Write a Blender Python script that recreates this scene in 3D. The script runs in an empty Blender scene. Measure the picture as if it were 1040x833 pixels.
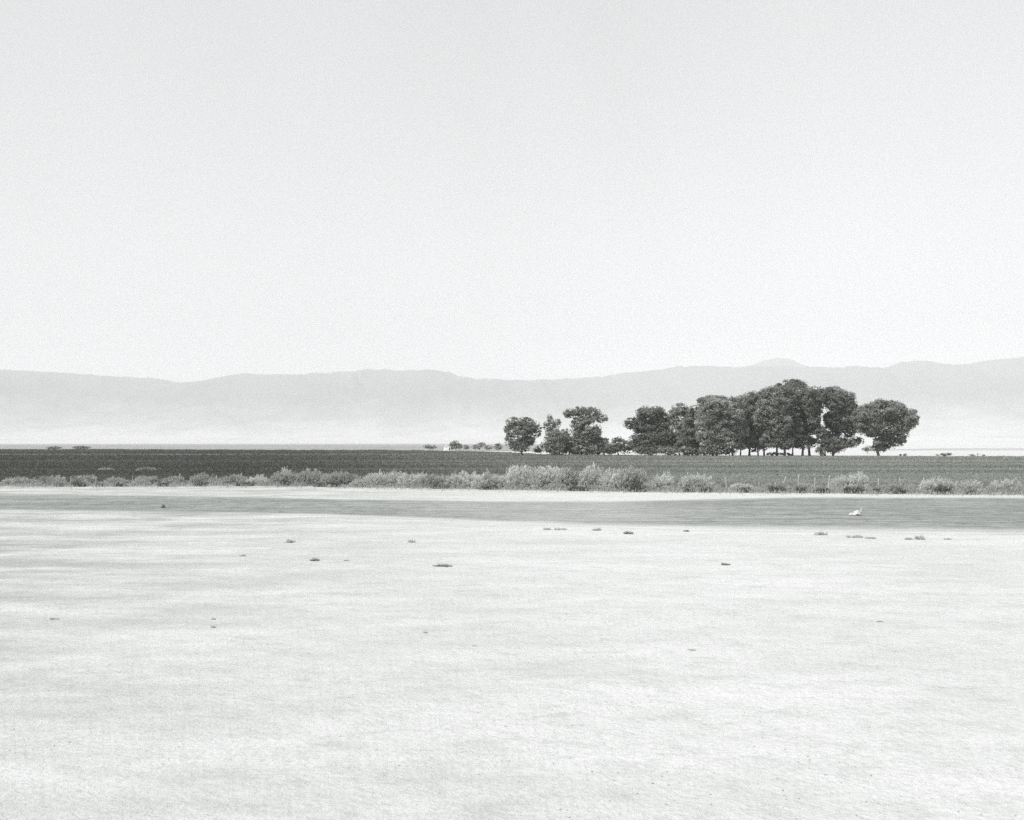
import bpy, math, random
import numpy as np
from mathutils import Vector, noise as mn

random.seed(7)
RNG = np.random.default_rng(11)
S = bpy.context.scene
COL = S.collection

# ------------------------------------------------------------------ camera
CAM_H = 4.2
FPX = 1115.0                      # focal length in photo pixels (photo is 1040 x 833)
HORIZ = 449.5
PITCH = math.atan((HORIZ - 416.5) / FPX)
cam_d = bpy.data.cameras.new('camera')
cam_d.sensor_width = 36.0
cam_d.lens = 36.0 * FPX / 1040.0
cam_d.clip_start = 0.5
cam_d.clip_end = 90000.0
cam = bpy.data.objects.new('camera', cam_d)
cam.location = (0, 0, CAM_H)
cam.rotation_euler = (math.radians(90) + PITCH, 0, 0)
COL.objects.link(cam)
S.camera = cam


def ray(px, py):
    xr = (px - 520.0) / FPX
    yr = (416.5 - py) / FPX
    c, s = math.cos(PITCH), math.sin(PITCH)
    return (xr, c - yr * s, s + yr * c)


def G(px, py):
    """ground point (z = 0) seen at a photo pixel"""
    d = ray(px, py)
    t = CAM_H / -d[2]
    return (d[0] * t, d[1] * t)


def P(px, py, Y):
    """point seen at a photo pixel, at depth Y"""
    d = ray(px, py)
    t = Y / d[1]
    return (d[0] * t, Y, CAM_H + d[2] * t)


def interp(pts, x):
    return float(np.interp(x, [p[0] for p in pts], [p[1] for p in pts]))


# ------------------------------------------------------------------ materials
def mat(name, build, rough=0.9, spec=0.15):
    m = bpy.data.materials.new(name)
    m.use_nodes = True
    nt = m.node_tree
    b = nt.nodes['Principled BSDF']
    b.inputs['Roughness'].default_value = rough
    b.inputs['Specular IOR Level'].default_value = spec
    build(nt, b)
    return m


def N(nt, t, **kw):
    n = nt.nodes.new(t)
    for k, v in kw.items():
        setattr(n, k, v)
    return n


def coord(nt, scale=(1, 1, 1), rot=0.0, world=True):
    if world:
        g = N(nt, 'ShaderNodeNewGeometry').outputs['Position']
    else:
        g = N(nt, 'ShaderNodeTexCoord').outputs['Object']
    mp = N(nt, 'ShaderNodeMapping')
    mp.inputs['Scale'].default_value = scale
    mp.inputs['Rotation'].default_value = (0, 0, rot)
    nt.links.new(g, mp.inputs['Vector'])
    return mp.outputs['Vector']


def nz(nt, vec, scale, detail=4, rough=0.55):
    n = N(nt, 'ShaderNodeTexNoise')
    n.inputs['Scale'].default_value = scale
    n.inputs['Detail'].default_value = detail
    n.inputs['Roughness'].default_value = rough
    nt.links.new(vec, n.inputs['Vector'])
    return n.outputs['Fac']


def ramp(nt, fac, stops):
    r = N(nt, 'ShaderNodeValToRGB')
    while len(r.color_ramp.elements) < len(stops):
        r.color_ramp.elements.new(0.5)
    for e, (p, c) in zip(r.color_ramp.elements, stops):
        e.position = p
        e.color = (*c, 1) if isinstance(c, tuple) else (c, c, c, 1)
    nt.links.new(fac, r.inputs['Fac'])
    return r.outputs['Color']


def mix(nt, fac, a, b, mode='MIX'):
    m = N(nt, 'ShaderNodeMix', data_type='RGBA', blend_type=mode)
    if isinstance(fac, (int, float)):
        m.inputs['Factor'].default_value = fac
    else:
        nt.links.new(fac, m.inputs['Factor'])
    for k, v in (('A', a), ('B', b)):
        i = [q for q in m.inputs if q.name == k and q.type == 'RGBA'][0]
        if isinstance(v, tuple):
            i.default_value = (*v, 1)
        else:
            nt.links.new(v, i)
    return [o for o in m.outputs if o.type == 'RGBA'][0]


def mth(nt, op, a, b=None, clamp=False):
    m = N(nt, 'ShaderNodeMath', operation=op, use_clamp=clamp)
    for i, v in enumerate((a, b)):
        if v is None:
            continue
        if isinstance(v, (int, float)):
            m.inputs[i].default_value = v
        else:
            nt.links.new(v, m.inputs[i])
    return m.outputs[0]


def bump(nt, b, h, dist, strength=1.0):
    n = N(nt, 'ShaderNodeBump')
    n.inputs['Strength'].default_value = strength
    n.inputs['Distance'].default_value = dist
    nt.links.new(h, n.inputs['Height'])
    nt.links.new(n.outputs['Normal'], b.inputs['Normal'])


def attr(nt, name):
    a = N(nt, 'ShaderNodeAttribute')
    a.attribute_name = name
    return a.outputs['Fac']


EARTH = ((0.40, 0.415, 0.40), (0.505, 0.515, 0.515))


def earth_colour(nt):
    """bare pale earth: broad patches, streaks along the grading, a little fine soil speckle"""
    streak = nz(nt, coord(nt, (0.16, 0.42, 1), 0.05), 1.0, 7, 0.68)
    broad = nz(nt, coord(nt, (0.05, 0.09, 1), 0.03), 1.0, 4, 0.6)
    crust = nz(nt, coord(nt, (1.1, 1.5, 1), 0.4), 1.0, 6, 0.72)
    fine = nz(nt, coord(nt), 9.0, 5, 0.7)
    c = ramp(nt, streak, [(0.30, (0.475, 0.487, 0.48)), (0.46, (0.54, 0.55, 0.547)), (0.62, (0.585, 0.592, 0.592))])
    c = mix(nt, ramp(nt, broad, [(0.34, 0.30), (0.52, 0.0)]), c, (0.43, 0.445, 0.435))
    c = mix(nt, ramp(nt, crust, [(0.30, 0.50), (0.50, 0.0)]), c, (0.36, 0.375, 0.365))
    c = mix(nt, ramp(nt, fine, [(0.35, 0.28), (0.55, 0.0)]), c, (0.29, 0.30, 0.29))
    # thin weedy stubble showing through the dust, thickest on the west side
    sx = N(nt, 'ShaderNodeSeparateXYZ')
    nt.links.new(coord(nt), sx.inputs[0])
    west = mth(nt, 'MULTIPLY', mth(nt, 'ADD', sx.outputs['X'], -2.0), -0.05, True)
    stub = nz(nt, coord(nt, (0.13, 0.30, 1), 0.06), 1.0, 8, 0.75)
    c = mix(nt, mth(nt, 'MULTIPLY', ramp(nt, stub, [(0.40, 0.0), (0.60, 0.85)]), west), c, (0.27, 0.285, 0.272))
    spots = nz(nt, coord(nt, (0.55, 0.8, 1), 0.3), 1.0, 5, 0.7)
    c = mix(nt, ramp(nt, spots, [(0.62, 0.0), (0.72, 0.45)]), c, (0.29, 0.305, 0.29))
    return c, streak, fine


def m_ground(nt, b):
    c, streak, fine = earth_colour(nt)
    nt.links.new(c, b.inputs['Base Color'])
    h = mth(nt, 'ADD', mth(nt, 'MULTIPLY', nz(nt, coord(nt), 2.2, 6, 0.7), 2.5), fine)
    bump(nt, b, h, 0.035, 0.9)


def m_road(nt, b):
    c, streak, fine = earth_colour(nt)
    v = coord(nt, (0.045, 0.85, 1), -0.03)
    ruts = nz(nt, v, 1.0, 5, 0.6)
    v2 = coord(nt, (0.05, 0.22, 1))
    patch = nz(nt, v2, 1.0, 3, 0.5)
    sp = nz(nt, coord(nt, (0.7, 1, 1)), 1.3, 7, 0.8)
    rc = ramp(nt, ruts, [(0.30, (0.15, 0.162, 0.15)), (0.50, (0.25, 0.265, 0.252)), (0.68, (0.36, 0.372, 0.36))])
    rc = mix(nt, ramp(nt, patch, [(0.3, 0.5), (0.6, 0.0)]), rc, (0.19, 0.205, 0.192))
    rc = mix(nt, ramp(nt, sp, [(0.38, 0.9), (0.54, 0.0)]), rc, (0.12, 0.13, 0.12))
    rc = mix(nt, ramp(nt, nz(nt, coord(nt, (0.25, 0.8, 1), 0.1), 1.0, 7, 0.75), [(0.50, 0.0), (0.66, 0.7)]), rc, (0.38, 0.39, 0.38))
    e = attr(nt, 'edge')
    f = mth(nt, 'ADD', e, mth(nt, 'MULTIPLY', mth(nt, 'SUBTRACT', mth(nt, 'ADD', mth(nt, 'MULTIPLY', ruts, 0.6), mth(nt, 'MULTIPLY', patch, 0.4)), 0.5), 1.3))
    f = ramp(nt, f, [(0.12, 0.0), (0.75, 1.0)])
    f2 = mth(nt, 'MULTIPLY', f, attr(nt, 'tone'), True)
    nt.links.new(mix(nt, f2, c, rc), b.inputs['Base Color'])
    bump(nt, b, sp, 0.10, 0.8)


def m_flat(lo, hi, scale=1.0, stretch=(1, 1, 1), bd=0.02):
    def f(nt, b):
        n = nz(nt, coord(nt, stretch), scale, 5, 0.65)
        nt.links.new(ramp(nt, n, [(0.32, lo), (0.68, hi)]), b.inputs['Base Color'])
        bump(nt, b, n, bd, 0.6)
    return f


def m_field(nt, b):
    t = attr(nt, 'tone')
    n1 = nz(nt, coord(nt, (0.03, 0.35, 1)), 1.0, 5, 0.6)
    n2 = nz(nt, coord(nt, (1, 1, 1)), 1.2, 5, 0.75)
    dark = mix(nt, ramp(nt, n1, [(0.35, 0.0), (0.65, 1.0)]), (0.050, 0.056, 0.048), (0.085, 0.092, 0.08))
    lite = mix(nt, ramp(nt, n1, [(0.35, 0.0), (0.65, 1.0)]), (0.17, 0.185, 0.17), (0.25, 0.265, 0.247))
    c = mix(nt, t, dark, lite)
    c = mix(nt, ramp(nt, n2, [(0.35, 0.5), (0.52, 0.0)]), c, (0.05, 0.055, 0.045))
    e = attr(nt, 'edge')
    ec, _, _ = earth_colour(nt)
    f = mth(nt, 'ADD', e, mth(nt, 'MULTIPLY', mth(nt, 'SUBTRACT', n2, 0.5), 1.2))
    c = mix(nt, ramp(nt, f, [(0.15, 0.0), (0.5, 1.0)]), ec, c)
    nt.links.new(c, b.inputs['Base Color'])
    bump(nt, b, n2, 0.15, 0.7)


def m_leaf(lo, hi, tr=0.4):
    def f(nt, b):
        t = attr(nt, 'tint')
        n = nz(nt, coord(nt), 0.5, 3, 0.6)
        s = mth(nt, 'ADD', mth(nt, 'MULTIPLY', t, 0.75), mth(nt, 'MULTIPLY', n, 0.25))
        col = ramp(nt, s, [(0.1, lo), (0.9, hi)])
        nt.links.new(col, b.inputs['Base Color'])
        tl = N(nt, 'ShaderNodeBsdfTranslucent')
        nt.links.new(col, tl.inputs['Color'])
        ms = N(nt, 'ShaderNodeMixShader')
        ms.inputs[0].default_value = tr
        nt.links.new(b.outputs[0], ms.inputs[1])
        nt.links.new(tl.outputs[0], ms.inputs[2])
        nt.links.new(ms.outputs[0], nt.nodes['Material Output'].inputs['Surface'])
    return f


def m_rock(lo, hi):
    def f(nt, b):
        g = N(nt, 'ShaderNodeNewGeometry')
        sx = N(nt, 'ShaderNodeSeparateXYZ')
        nt.links.new(g.outputs['Position'], sx.inputs[0])
        n = nz(nt, coord(nt, (0.0016, 0.0009, 0.003)), 1.0, 8, 0.7)
        hh = mth(nt, 'ADD', mth(nt, 'MULTIPLY', sx.outputs['Z'], 0.0014), mth(nt, 'MULTIPLY', n, 0.7))
        nt.links.new(ramp(nt, hh, [(0.38, (0.48, 0.48, 0.475)), (0.66, hi), (1.0, lo)]), b.inputs['Base Color'])
    return f


M = {
    'ground': mat('pale_earth', m_ground),
    'road': mat('graded_gravel', m_road),
    'field': mat('field_soil_and_stubble', m_field),
    'bank': mat('bank_earth', m_flat((0.4, 0.4, 0.39), (0.5, 0.5, 0.5), 0.6)),
    'rut': mat('rut_earth', m_flat((0.09, 0.10, 0.09), (0.34, 0.35, 0.34), 1.2, (0.5, 1, 1))),
    'dull': mat('distant_stubble', m_flat((0.20, 0.21, 0.20), (0.34, 0.35, 0.34), 0.02, (0.3, 1, 1), 0.01)),
    'trackm': mat('farm_track_earth', m_flat((0.07, 0.075, 0.07), (0.19, 0.20, 0.19), 0.08, (0.25, 1, 1), 0.01)),
    'dullpale': mat('distant_pasture', m_flat((0.27, 0.28, 0.27), (0.50, 0.51, 0.50), 0.02, (0.3, 1, 1), 0.01)),
    'leaf_mid': mat('cottonwood_leaf', m_leaf((0.10, 0.11, 0.092), (0.54, 0.56, 0.52))),
    'leaf_pale': mat('pale_cottonwood_leaf', m_leaf((0.14, 0.15, 0.132), (0.62, 0.64, 0.60))),
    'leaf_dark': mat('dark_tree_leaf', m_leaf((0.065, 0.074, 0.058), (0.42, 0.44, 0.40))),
    'bark': mat('tree_bark', m_flat((0.07, 0.07, 0.06), (0.16, 0.16, 0.15), 6.0, (1, 1, 0.2))),
    'shrub': mat('pale_brush_leaf', m_leaf((0.40, 0.415, 0.395), (0.84, 0.85, 0.83))),
    'shrub_mid': mat('grey_brush_leaf', m_leaf((0.26, 0.275, 0.255), (0.66, 0.675, 0.65))),
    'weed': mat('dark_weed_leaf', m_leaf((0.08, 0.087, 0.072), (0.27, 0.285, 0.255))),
    'weed_mid': mat('grey_weed_leaf', m_leaf((0.20, 0.21, 0.195), (0.52, 0.53, 0.51))),
    'drygrass': mat('dry_grass_blade', m_leaf((0.22, 0.235, 0.215), (0.55, 0.56, 0.54))),
    'crop': mat('crop_leaf', m_leaf((0.05, 0.057, 0.046), (0.46, 0.48, 0.45))),
    'twig': mat('dry_twig', m_flat((0.16, 0.16, 0.14), (0.30, 0.30, 0.28), 8.0)),
    'post': mat('weathered_post_wood', m_flat((0.30, 0.31, 0.29), (0.50, 0.51, 0.49), 12.0, (1, 1, 0.1), 0.004)),
    'wire': mat('fence_wire', m_flat((0.20, 0.20, 0.20), (0.30, 0.30, 0.30), 5.0), 0.5, 0.5),
    'paper': mat('white_paper', m_flat((0.42, 0.43, 0.44), (0.60, 0.60, 0.61), 4.0, (1, 1, 1), 0.01)),
    'white': mat('whitewash', m_flat((0.78, 0.78, 0.78), (0.88, 0.88, 0.88), 1.5)),
    'roof': mat('pale_sheet_roof', m_flat((0.50, 0.50, 0.50), (0.62, 0.62, 0.62), 1.0)),
    'dark': mat('dark_board', m_flat((0.06, 0.06, 0.055), (0.10, 0.10, 0.095), 3.0)),
    'clod': mat('soil_clod', m_flat((0.36, 0.37, 0.36), (0.50, 0.51, 0.50), 4.0)),
    'rock': mat('mountain_rock', m_rock((0.09, 0.095, 0.09), (0.25, 0.255, 0.25))),
}


# ------------------------------------------------------------------ mesh helpers
def tag(o, label=None, cat=None, group=None, kind=None):
    if label: o['label'] = label
    if cat: o['category'] = cat
    if group: o['group'] = group
    if kind: o['kind'] = kind
    return o


def mesh_np(name, V, F, m, parent=None, attrs=None, smooth=False):
    """V (n,3) array, F (k,4) or (k,3) int array"""
    me = bpy.data.meshes.new(name)
    V = np.asarray(V, np.float32)
    F = np.asarray(F, np.int32)
    k = F.shape[1]
    me.vertices.add(len(V))
    me.vertices.foreach_set('co', V.ravel())
    me.loops.add(F.size)
    me.loops.foreach_set('vertex_index', F.ravel())
    me.polygons.add(len(F))
    me.polygons.foreach_set('loop_start', np.arange(len(F), dtype=np.int32) * k)
    me.polygons.foreach_set('loop_total', np.full(len(F), k, np.int32))
    if smooth:
        me.polygons.foreach_set('use_smooth', np.ones(len(F), bool))
    me.update(calc_edges=True)
    for an, av in (attrs or {}).items():
        a = me.attributes.new(an, 'FLOAT', 'POINT')
        a.data.foreach_set('value', np.asarray(av, np.float32))
    me.materials.append(m)
    o = bpy.data.objects.new(name, me)
    COL.objects.link(o)
    if parent is not None:
        o.parent = parent
    return o


def empty(name, loc, rz=0.0):
    o = bpy.data.objects.new(name, None)
    o.location = loc
    o.rotation_euler = (0, 0, rz)
    o.empty_display_size = 0.5
    COL.objects.link(o)
    return o


def unit(a):
    return a / np.maximum(np.linalg.norm(a, axis=-1, keepdims=True), 1e-9)


def leaf_quads(C, Nrm, size, aspect=1.0, along=None):
    """kite-shaped leaf faces: centres C, normals Nrm, half-size, long axis optionally given"""
    n = len(C)
    r = unit(RNG.normal(size=(n, 3))) if along is None else along
    t = unit(np.cross(Nrm, r))
    u = unit(np.cross(t, Nrm)) if along is None else along
    s = np.broadcast_to(np.asarray(size, float), (n,))[:, None]
    V = np.empty((n, 4, 3))
    V[:, 0] = C - u * s
    V[:, 1] = C + t * s * aspect * 0.62 - u * s * 0.1
    V[:, 2] = C + u * s
    V[:, 3] = C - t * s * aspect * 0.62 + u * s * 0.15
    return V.reshape(-1, 3), np.arange(n * 4).reshape(n, 4)


class Tubes:
    def __init__(s):
        s.V, s.F, s.n = [], [], 0

    def add(s, pts, radii, sides=7):
        pts = [Vector(p) for p in pts]
        base = s.n
        for i, p in enumerate(pts):
            d = (pts[min(i + 1, len(pts) - 1)] - pts[max(i - 1, 0)]).normalized()
            ref = Vector((0, 1, 0)) if abs(d.y) < 0.8 else Vector((1, 0, 0))
            a = d.cross(ref).normalized()
            b = d.cross(a)
            for k in range(sides):
                th = 2 * math.pi * k / sides
                q = p + (a * math.cos(th) + b * math.sin(th)) * radii[i]
                s.V.append((q.x, q.y, q.z))
        for i in range(len(pts) - 1):
            for k in range(sides):
                k2 = (k + 1) % sides
                s.F.append((base + i * sides + k, base + i * sides + k2,
                            base + (i + 1) * sides + k2, base + (i + 1) * sides + k))
        s.n += len(pts) * sides
        # end cap as a fan of quads round a centre point
        for end in (0, len(pts) - 1):
            c = s.n
            s.V.append(tuple(pts[end]))
            s.n += 1
            o = base + end * sides
            for k in range(0, sides - 1, 2):
                s.F.append((c, o + k, o + k + 1, o + (k + 2) % sides))
            if sides % 2:
                s.F.append((c, o + sides - 1, o, c)) if False else None

    def build(s, name, m, parent=None):
        return mesh_np(name, s.V, s.F, m, parent, smooth=True)


def fbm(x, y, sc, octv=4, seed=0.0):
    return mn.fractal(Vector((x * sc, y * sc, seed)), 0.9, 2.1, octv)


# ------------------------------------------------------------------ ground
def grid_sheet(name, xs, ys, zf, m, attrs=None):
    X, Y = np.meshgrid(xs, ys)
    Z = zf(X, Y)
    V = np.stack([X, Y, Z], -1).reshape(-1, 3)
    nx, ny = len(xs), len(ys)
    i = np.arange(nx - 1)[None, :] + np.arange(ny - 1)[:, None] * nx
    F = np.stack([i, i + 1, i + nx + 1, i + nx], -1).reshape(-1, 4)
    return mesh_np(name, V, F, m, attrs=attrs, smooth=True)


def ground_z(X, Y):
    Z = np.zeros_like(X)
    for idx in np.ndindex(X.shape):
        x, y = X[idx], Y[idx]
        if y < 46 and y > 2 and abs(x) < 40:
            w = min(1.0, (46 - y) / 12) * min(1.0, (40 - abs(x)) / 8) * min(1, (y - 2) / 3)
            Z[idx] = w * (0.035 * fbm(x * 0.5, y, 0.35, 3, 1.0) + 0.014 * fbm(x * 0.6, y, 1.7, 3, 4.0))
    return Z


xs = np.unique(np.concatenate([[-30000, -12000, -5000, -2000, -900, -400, -200, -110, -70],
                               np.linspace(-42, 42, 281), [70, 110, 200, 400, 900, 2000, 5000, 12000, 30000]]))
ys = np.unique(np.concatenate([[-3000, -500, -100, -20, 0], np.linspace(2, 9, 8), np.geomspace(9.2, 46, 330),
                               [50, 60, 80, 110, 160, 240, 400, 700, 1200, 2500, 6000, 12000, 25000]]))
tag(grid_sheet('ground', xs, ys, ground_z, M['ground']), kind='structure',
    label='pale bare dusty earth spreading across the foreground')


def strip(name, lower, upper, m, z, rows, tone=None, edge_near=0.2, edge_far=0.2, x0=-420, x1=1460, n=380, cam_h=None):
    """a flat sheet on the ground between two lines given in photo pixels, baked to real ground metres"""
    V, E, T = [], [], []
    for i in range(n + 1):
        px = x0 + (x1 - x0) * i / n
        a = G(px, interp(lower, px))
        b = G(px, interp(upper, px))
        for j in range(rows + 1):
            t = j / rows
            x = a[0] + (b[0] - a[0]) * t
            y = a[1] + (b[1] - a[1]) * t
            V.append((x, y, z))
            E.append(min(1.0, t / edge_near if edge_near else 1.0, (1 - t) / edge_far if edge_far else 1.0))
            T.append(tone(px, t) if tone else 1.0)
    F = []
    r = rows + 1
    for i in range(n):
        for j in range(rows):
            F.append((i * r + j, (i + 1) * r + j, (i + 1) * r + j + 1, i * r + j + 1))
    return mesh_np(name, V, F, m, attrs={'edge': E, 'tone': T})


ROAD_LO = [(-420, 512), (43, 517.5), (200, 519.5), (330, 521.5), (430, 525.5), (530, 530), (600, 533), (700, 536), (850, 538.5), (1000, 540.5), (1460, 544)]
ROAD_HI = [(-420, 499), (43, 501.5), (200, 503.5), (350, 506.5), (500, 508.5), (620, 508.5), (720, 506), (820, 504.2), (1000, 504.5), (1460, 507)]
road = strip('road', [(a, b + 2.4) for a, b in ROAD_LO], ROAD_HI, M['road'], 0.004, 12, edge_near=0.17, edge_far=0.13,
             tone=lambda px, t: interp([(0, 1.2), (160, 1.35), (330, 1.2), (480, 0.8), (620, 0.74), (720, 0.95), (1000, 1.0)], px) * (1 - 0.42 * t ** 1.2 * interp([(0, 1), (200, 1), (380, 0.3), (500, 0)], px)))
tag(road, kind='structure', label='grey graded road running across the view below the brush line')

BASE = [(-420, 492), (43, 494.3), (280, 493.6), (400, 495.5), (520, 497.6), (650, 499.6), (800, 500.6), (1000, 502.3), (1460, 505)]
FAR = [(-420, 456.2), (43, 456.2), (430, 457.2), (500, 459), (560, 461.4), (640, 462.3), (760, 463.4), (1040, 463.6), (1460, 463.6)]


_r = random.Random(5)
FAR = [(q, interp(FAR, q) + _r.uniform(-0.25, 0.25)) for q in range(-420, 1461, 12)]


def field_tone(px, t=0.0):
    return interp([(-420, 0.0), (120, 0.06), (220, 0.0), (330, 0.12), (480, 0.45), (600, 0.62), (760, 0.86), (1000, 0.85), (1460, 0.85)], px)


field = strip('crop_field', [(p[0], p[1] - 1.0) for p in BASE], FAR, M['field'], 0.004, 40, tone=field_tone,
              edge_near=0.02, edge_far=0.06)
tag(field, kind='structure', label='level dark crop field beyond the fence')

tr = strip('farm_track', [(-420, 462.2), (43, 461.9), (300, 462.0), (520, 462.9), (560, 463.2)],
           [(-420, 461.6), (43, 461.4), (300, 461.5), (520, 462.0), (560, 462.6)], M['trackm'], 0.010, 2, x0=-420, x1=560, n=120)
tag(tr, kind='structure', label='thin pale farm track crossing the dark field')
_w = [(q, 522.5 + (q - 765) * 0.0038 + 0.28 * math.sin(q * 0.05) + 0.15 * math.sin(q * 0.17)) for q in range(765, 952, 3)]
rt = strip('wheel_rut', [(q, v + 0.26 + 0.12 * math.sin(q * 0.11)) for q, v in _w], [(q, v - 0.2) for q, v in _w], M['rut'], 0.008, 1, x0=765, x1=948, n=90)
tag(rt, kind='structure', label='thin dark wheel rut along the road')
df = strip('distant_field', [(900, 457.6), (1460, 457.6)], [(900, 456.6), (960, 455.5), (1460, 454.9)], M['dullpale'], 0.006, 3, x0=900, x1=1460, n=40)
tag(df, kind='structure', label='faint grey far field right of the trees')
df2 = strip('distant_field', [(-420, 455.9), (430, 456.9), (500, 458.4), (620, 459)], [(-420, 451.4), (620, 451.4)], M['dull'], 0.006, 3, x0=-420, x1=620, n=60)
tag(df2, kind='structure', label='hazy grey strip of far land left of the trees')


# ------------------------------------------------------------------ mountains
RIDGE = [(-500, 386), (-300, 372), (-120, 381), (0, 375), (43, 377), (90, 380), (130, 382.5), (165, 384.5), (178, 388.5), (200, 387), (225, 382),
         (250, 378), (262, 380), (300, 380), (330, 378), (360, 376), (385, 374.5), (400, 376), (440, 375), (452, 376.5), (465, 381), (480, 384.5),
         (500, 384), (520, 386), (560, 385), (600, 383), (640, 378), (670, 375), (690, 371.5), (720, 371), (745, 373), (765, 371), (790, 371.5), (820, 372),
         (850, 373), (870, 371), (885, 373), (900, 372), (918, 367.5), (930, 366), (945, 366.5), (960, 369.5), (975, 370), (1000, 366), (1040, 362),
         (1150, 372), (1300, 360), (1500, 378)]


def range_mesh(name, ridge, R0, R1, Rr, amp, seed, m, nx=900, nr=110):
    pxs = np.linspace(-480, 1500, nx)
    az = np.array([math.atan2(ray(p, 400)[0], ray(p, 400)[1]) for p in pxs])
    rx = [r[0] for r in ridge]
    tgt = []
    for p in pxs:
        y = float(np.interp(p, rx, [r[1] for r in ridge]))
        d = ray(p, y)
        tgt.append(d[2] / math.hypot(d[0], d[1]))
    tgt = np.array(tgt)
    rr = np.linspace(R0, R1, nr)
    H = np.zeros((nr, nx))
    for i in range(nx):
        a = az[i]
        rc = Rr + 900 * mn.noise(Vector((a * 9, seed, 0)))
        for j in range(nr):
            r = rr[j]
            x, y = math.sin(a) * r, math.cos(a) * r
            t = (r - R0) / (rc - R0)
            if t < 1:
                p = 0.30 * t ** 1.7 + 0.70 * max(0, (t - 0.38) / 0.62) ** 1.5
            else:
                p = max(0.0, 1 - (t - 1) * 2.2)
            rg = mn.ridged_multi_fractal(Vector((x * 0.00085 + seed, y * 0.00050, seed)), 0.9, 2.2, 5, 1.0, 2.0)
            k = min(1, max(0, (t - 0.25) / 0.4))
            H[j, i] = p * (1 + amp * k * (rg - 1.1)) + 0.012 * k * mn.noise(Vector((x * 0.006, y * 0.006, seed)))
    H = np.maximum(H, 0)
    mx = (H / rr[:, None]).max(0)
    ratio = tgt / mx
    w = 9
    ker = np.hanning(2 * w + 1); ker /= ker.sum()
    sm = np.convolve(np.pad(ratio, w, mode='edge'), ker, 'valid')
    w2 = 45
    k2 = np.hanning(2 * w2 + 1); k2 /= k2.sum()
    sw = np.convolve(np.pad(ratio, w2, mode='edge'), k2, 'valid')
    sm = 0.2 * sm + 0.8 * ratio
    A = (H / rr[:, None]) / mx[None, :]
    A = np.clip((A - 0.55) / 0.45, 0, 1) ** 1.3
    Z = H * (sw[None, :] * (1 - A) + sm[None, :] * A)
    Z[0] = -2
    X = np.sin(az)[None, :] * rr[:, None]
    Y = np.cos(az)[None, :] * rr[:, None]
    V = np.stack([X, Y, Z], -1).reshape(-1, 3)
    i = np.arange(nx - 1)[None, :] + np.arange(nr - 1)[:, None] * nx
    F = np.stack([i, i + 1, i + nx + 1, i + nx], -1).reshape(-1, 4)
    return mesh_np(name, V, F, m, smooth=True)


mt = range_mesh('mountains', RIDGE, 6500, 15500, 12500, 0.42, 3.3, M['rock'])
tag(mt, kind='structure', label='long low mountain range fading in haze')
RIDGE2 = [(-500, 395), (700, 385), (745, 377), (765, 370), (778, 365.5), (790, 362.5), (800, 364), (812, 368), (825, 373), (850, 380), (1000, 385), (1500, 395)]
mt2 = range_mesh('mountain_peak', RIDGE2, 13500, 17500, 15200, 0.15, 8.1, M['rock'], 500, 50)
tag(mt2, kind='structure', label='distant rounded peak showing faintly behind the range')


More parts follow.
